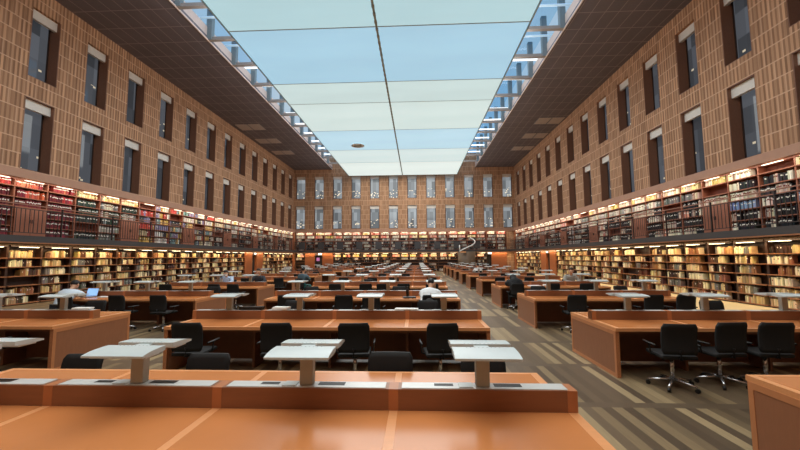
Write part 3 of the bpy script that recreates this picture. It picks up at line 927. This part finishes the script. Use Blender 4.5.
# ------------------------------------------------------------------ people
SK = {}
def skin_mesh(name, pts, edges, rad, material, root=0, sub=1):
    me = bpy.data.meshes.new(name); me.from_pydata(pts, edges, [])
    o = bpy.data.objects.new(name, me); COL.objects.link(o)
    md = o.modifiers.new('s', 'SKIN'); md.use_smooth_shade = True
    for i, v in enumerate(me.skin_vertices[0].data):
        r = rad[i]; v.radius = r if isinstance(r, tuple) else (r, r); v.use_root = (i == root)
    m2 = o.modifiers.new('u', 'SUBSURF'); m2.levels = sub; m2.render_levels = sub
    dg = bpy.context.evaluated_depsgraph_get(); dg.update()
    out = bpy.data.meshes.new_from_object(o.evaluated_get(dg))
    bpy.data.objects.remove(o); out.name = name
    out.materials.clear(); out.materials.append(material)
    for p in out.polygons: p.use_smooth = True
    return out
def person(label, loc, rot, lean, top, legs, hair, skin=(206, 160, 130), hood=False, head_down=.0, shoe=(30, 28, 28), hand_fwd=.42, bulk=1.0):
    r = thing('person', label, 'person', loc, rot)
    ms = mat('skin_tone', skin, .55, var=.05); mt = mat('top_fabric', top, .85, var=.1, scale=25, bump=.3)
    ml = mat('trouser_fabric', legs, .85, var=.12, scale=25); mh = mat('hair_strands', hair, .6, var=.3, scale=60, stretch=(1, 1, .3)); msh = mat('shoe_leather', shoe, .5)
    sl, cl = math.sin(lean), math.cos(lean)
    def sp(d, f=0, x=0):          # point along the leaning spine
        return (x, -.04 + d*sl + f*cl, .57 + d*cl - f*sl)
    pel = (0, -.04, .575); w = sp(.20); ch = sp(.40, .0); nk = sp(.56, .01)
    hl = lean + head_down
    def hp(d, f=0, x=0):
        b = sp(.60, .02); return (x, b[1] + d*math.sin(hl) + f*math.cos(hl), b[2] + d*math.cos(hl) - f*math.sin(hl))
    P = [pel, w, ch, nk, hp(.03), hp(.085, .02), hp(.15, .0), hp(.215, -.01), hp(.10, .115)]
    E = [(0,1),(1,2),(2,3),(3,4),(4,5),(5,6),(6,7),(5,8)]
    R = [(.11,.085),(.09,.075),(.09,.065),.05,.05,.072,.095,.06,.014]
    T = {}
    for s in (-1, 1):
        sh = sp(.47, .0, s*.19); el = (s*.29, sh[1]+.12, max(sh[2]-.24, .86)); wr = (s*.14, max(hand_fwd, el[1]+.12), .805)
        hand = (s*.10, wr[1]+.075, .780)
        n = len(P); P += [sh, el, wr, hand]; R += [.042, .036, .028, (.036, .018)]; E += [(2, n), (n, n+1), (n+1, n+2), (n+2, n+3)]
        for k, (dx, dl) in enumerate(((-.030, .075), (-.010, .088), (.010, .082), (.029, .062))):
            m = len(P); P += [(hand[0]+dx, hand[1]+dl*.55, .784), (hand[0]+dx*1.15, hand[1]+dl, .768)]; R += [.009, .008]; E += [(n+3, m), (m, m+1)]
        m = len(P); P += [(hand[0]-s*.045, hand[1]-.01, .788), (hand[0]-s*.06, hand[1]+.03, .78)]; R += [.011, .009]; E += [(n+3, m), (m, m+1)]
        hip = (s*.10, .02, .578); kn = (s*.14, .42, .555); an = (s*.155, .37, .10); toe = (s*.165, .54, .045)
        m = len(P); P += [hip, kn, an, toe]; R += [.085, .062, .042, (.04, .03)]; E += [(0, m), (m, m+1), (m+1, m+2), (m+2, m+3)]
        T[s] = (sh, el, wr, hip, kn, an, toe)
    link('body', skin_mesh('body', P, E, R, ms), r)
    # top: torso and sleeves
    P = [sp(.04), w, ch, sp(.50), sp(.565, .01)]; E = [(0,1),(1,2),(2,3),(3,4)]; R = [(.19,.15),(.185,.15),(.205,.155),(.155,.105),.08]
    for s in (-1, 1):
        sh, el, wr = T[s][:3]; n = len(P); P += [sh, el, wr]; R += [.10, .074, .038]; E += [(2, n), (n, n+1), (n+1, n+2)]
    if hood:
        P += [hp(.07, -.02), hp(.15, -.03), hp(.20, .0)]; R += [.105, .125, .10]; E += [(4, len(P)-3), (len(P)-3, len(P)-2), (len(P)-2, len(P)-1)]
    R = [tuple(q*bulk for q in v) if isinstance(v, tuple) else v*bulk for v in R]
    link('jacket' if hood else 'shirt', skin_mesh('top', P, E, R, mt, 1), r)
    P = [(0, -.05, .59)]; R = [(.165, .10)]; E = []
    for s in (-1, 1):
        hip, kn, an = T[s][3:6]; n = len(P); P += [hip, kn, an]; R += [.092, .074, .056]; E += [(0, n), (n, n+1), (n+1, n+2)]
    link('trousers', skin_mesh('trousers', P, E, R, ml), r)
    for s in (-1, 1):
        an, toe = T[s][5:7]
        link('shoe', skin_mesh('shoe', [(an[0], an[1]-.03, .05), (an[0], an[1]+.06, .055), (toe[0], toe[1], .04)], [(0,1),(1,2)], [(.045,.05), (.048,.05), (.045,.035)], msh), r)
    # hair cap over the back and crown
    link('hair', skin_mesh('hair', [hp(.08, -.05), hp(.15, -.045), hp(.205, -.015), hp(.218, .03), hp(.205, .072)], [(0,1),(1,2),(2,3),(3,4)], [.07, .098, .094, .075, .05], mh), r)
    for s in (-1, 1):
        MB().ball(hp(.125, .092, s*.034), (.013, .010, .010), 8, 5).build('eye', M['slot'], r)
        MB().ball(hp(.12, .0, s*.098), (.014, .024, .034), 8, 5).build('ear', ms, r)
    MB().ball(hp(.055, .088), (.024, .008, .007), 8, 4).build('mouth', mat('lips', (150, 80, 74), .5), r)
    return r
person('person in a white shirt with dark hair bent over the third-row middle desk', (.27, 9.52, 0), -.25, .56, (232, 236, 238), (40, 44, 56), (24, 20, 18), head_down=.2, bulk=1.12)
person('person in a black padded jacket hunched at the fourth-row right desk beside the aisle', (3.52, 13.45, 0), .0, .55, (17, 17, 20), (24, 24, 28), (18, 16, 16), hood=True, head_down=1.15, bulk=1.3)
person('person in a pale blue-white jacket hunched before the blue laptop screen', (-9.42, 9.52, 0), .12, .62, (206, 220, 232), (30, 32, 40), (26, 22, 20), head_down=.1)
person('person in a grey-blue top and teal trousers seated out in the aisle', (-5.25, 16.9, 0), -.35, .12, (72, 92, 102), (40, 120, 116), (26, 24, 24), hand_fwd=.34)
person('person in a dark jacket facing the camera behind the fourth-row left desk', (-6.75, 15.74, 0), PI, .25, (40, 44, 52), (40, 42, 50), (52, 36, 28))
person('person in a light blue shirt beside a white laptop lid at the fourth-row left desk', (-8.1, 15.74, 0), PI, .45, (188, 208, 232), (40, 42, 50), (40, 30, 26))
person('person with dark hair and white top at the seventh-row right desk', (4.1, 25.25, 0), 0, .2, (230, 230, 228), (36, 38, 46), (22, 20, 20))
person('person in a grey top facing the camera behind the fourth-row right desk', (6.3, 15.74, 0), PI, .3, (150, 146, 138), (60, 58, 56), (60, 44, 34))
chair(4.1, 25.25, 0, 'black office chair under the person in the white top at the seventh-row right desk', False)

# ------------------------------------------------------------------ things lying on the desks
def laptop(label, x, y, rot, lit, col):
    r = thing('laptop', label, 'laptop', (x, y, .757), rot)
    MB().box(-.17, .17, -.12, .12, 0, .018).build('keyboard_base', col, r, .004)
    a = 1.25; c, s = math.cos(a), math.sin(a)
    def pt(t, o): return (.115 + t*math.cos(a)*.9 + o*.5, .018 + t*math.sin(a))
    prof = [pt(0, 0), pt(.23, 0), (pt(.23, 0)[0]+.010, pt(.23, 0)[1]), (pt(0, 0)[0]+.010, pt(0, 0)[1])]
    lid = MB().prism(prof, 'x', -.17, .17).build('lid', col, r)
    q0, q1 = pt(.012, 0), pt(.22, 0)
    MB().prism([(q0[0]-.003, q0[1]), (q1[0]-.003, q1[1]), (q1[0]-.0008, q1[1]), (q0[0]-.0008, q0[1])], 'x', -.16, .16).build('screen', M['screen'] if lit else M['lapdark'], lid)
    return r
laptop('open laptop with a bright blue screen before the pale-jacketed reader', -9.52, 10.42, .0, True, M['lap'])
laptop('open white laptop in front of the person in the light blue shirt', -8.05, 14.98, PI, True, M['white'])
def paper(label, x, y, z, rot, w=.21, d=.297, h=.012, m='paper', name='paper_stack', cat='papers'):
    b = MB()
    b.box(-w/2, w/2, -d/2, d/2, 0, h*.6); b.box(-w/2+.008, w/2+.006, -d/2-.005, d/2-.008, h*.6, h)
    return tag(b.build(name, M[m], None, 0, (x, y, z), rot), label, cat)
RZ = .9065
paper('white paper stack lying on the riser of the second-row middle desk, near its second lamp', -2.5, 6.80, RZ+.005, 1.45, .14, .30, .045)
paper('flat black folder lying on the riser left of the second lamp, second-row middle desk', -3.05, 6.80, RZ+.005, 1.55, .13, .42, .05, 'lapdark', 'folder', 'folder')
paper('white sheets on the riser by the third seam of the second-row middle desk', -.2, 6.80, RZ+.005, 1.5, .13, .42, .02)
paper('white papers on the riser end of the second-row left desk', -6.30, 6.80, RZ+.005, 1.55, .12, .34, .03)
paper('open white book on the fourth-row right desk beside the black jacket', 4.35, 14.1, .757, .2, .4, .28, .03, 'paper', 'open_book', 'book')
paper('pale yellow book on the fourth-row right desk, second place', 4.85, 14.25, .757, -.2, .26, .2, .05, 'paper', 'closed_book', 'book')
paper('closed black laptop lying left of the white-shirted reader', -.22, 10.16, .757, .15, .34, .24, .03, 'lapdark', 'closed_laptop', 'laptop')
paper('white papers beside the blue-screen laptop', -9.0, 10.4, .757, .1, .3, .22, .015)
paper('white papers before the person in the dark jacket', -6.7, 14.98, .757, .1, .3, .22, .02)
r = thing('backpack', 'black backpack with a white patch hanging on the white-shirted reader’s chair', 'backpack', (.30, 9.14, .42), -.2)
MB().ball((0, -.02, .2), (.17, .10, .24), 14, 10).build('bag_body', M['mesh'], r)
MB().ball((0, -.10, .12), (.12, .05, .12), 12, 8).build('front_pocket', M['blackp'], r)
MB().box(-.03, .04, -.155, -.14, .10, .17).build('patch', M['white'], r)
r = thing('water_bottle', 'black bottle standing on the desk left of the white-shirted reader', 'bottle', (-.27, 10.46, .757))
MB().tube([(0, 0, 0), (0, 0, .20), (0, 0, .235), (0, 0, .25)], .04, 12, radii=[.042, .042, .022, .02]).build('bottle_body', M['blackp'], r)
MB().tube([(0, 0, .25), (0, 0, .285)], .024, 12).build('cap', M['lapdark'], r)

# ------------------------------------------------------------------ lights, world, camera
def area(name, loc, rot, sx, sy, power, col):
    l = bpy.data.lights.new(name, 'AREA'); l.shape = 'RECTANGLE'; l.size = sx; l.size_y = sy; l.energy = power; l.color = col
    o = bpy.data.objects.new(name, l); COL.objects.link(o); o.location = loc; o.rotation_euler = rot
    return o
warm = (1, .74, .42); warm2 = (1, .86, .68)
ym, yl = (9+47.4)/2, 38.0
area('ceiling_daylight', ((PL+PR)/2, 22, ZP-.12), (0, 0, 0), 13.5, 50, 4500, (1, .97, .93))
for s, x in ((1, XL+.62), (-1, XR-.62)):
    # rotated about Y so that the light faces down and towards the wall
    area('shelf_light_low', (x, ym, 2.42), (0, s*.12, 0), .12, yl, 390, warm)
    area('shelf_light_gallery', (x+s*.02, ym, 5.12), (0, s*.2, 0), 0.12, yl, 175, warm2)
area('shelf_light_low', (CX, YB-.62, 2.42), (.12, 0, 0), 28, .12, 330, warm)
area('shelf_light_gallery', (CX, YB-.6, 5.12), (.2, 0, 0), 28, .12, 150, warm2)

area('skylight_cove', (PL-.12, 22.5, ZP+.55), (0, PI/2+.3, 0), .2, 49, 500, (1, .93, .86))
area('skylight_cove', (PR+.12, 22.5, ZP+.55), (0, -PI/2-.3, 0), .2, 49, 500, (1, .93, .86))
w = bpy.data.worlds.new('sky'); SC.world = w; w.use_nodes = True
nt = w.node_tree; bg = nt.nodes['Background']
tc = nt.nodes.new('ShaderNodeTexCoord'); nz = nt.nodes.new('ShaderNodeTexNoise'); nz.inputs['Scale'].default_value = 2.2
rp = nt.nodes.new('ShaderNodeValToRGB'); rp.color_ramp.elements[0].position = .38; rp.color_ramp.elements[1].position = .68
rp.color_ramp.elements[0].color = (*lin((120, 186, 236)), 1); rp.color_ramp.elements[1].color = (*lin((206, 226, 240)), 1)
nt.links.new(tc.outputs['Generated'], nz.inputs['Vector']); nt.links.new(nz.outputs['Fac'], rp.inputs[0]); nt.links.new(rp.outputs[0], bg.inputs['Color'])
bg.inputs['Strength'].default_value = .8

cam = bpy.data.cameras.new('camera'); co = bpy.data.objects.new('camera', cam); COL.objects.link(co)
f, yaw, pitch, roll = 369.9, .045, .0867, -.0054
cam.sensor_width = 36; cam.lens = 36*f/800; cam.clip_start = .05; cam.clip_end = 200
R0 = Vector((math.cos(yaw), math.sin(yaw), 0)); Fh = Vector((-math.sin(yaw), math.cos(yaw), 0)); Z = Vector((0, 0, 1))
F = Fh*math.cos(pitch) + Z*math.sin(pitch); U0 = -Fh*math.sin(pitch) + Z*math.cos(pitch)
R = R0*math.cos(roll) + U0*math.sin(roll); U = -R0*math.sin(roll) + U0*math.cos(roll)
m = Matrix((R, U, -F)).transposed().to_4x4(); m.translation = Vector((0, 0, CAM_H))
co.matrix_world = m
SC.camera = co
SC.view_settings.view_transform = 'Standard'
SC.view_settings.exposure = 0
try:
    SC.cycles.max_bounces = 6
except Exception: pass
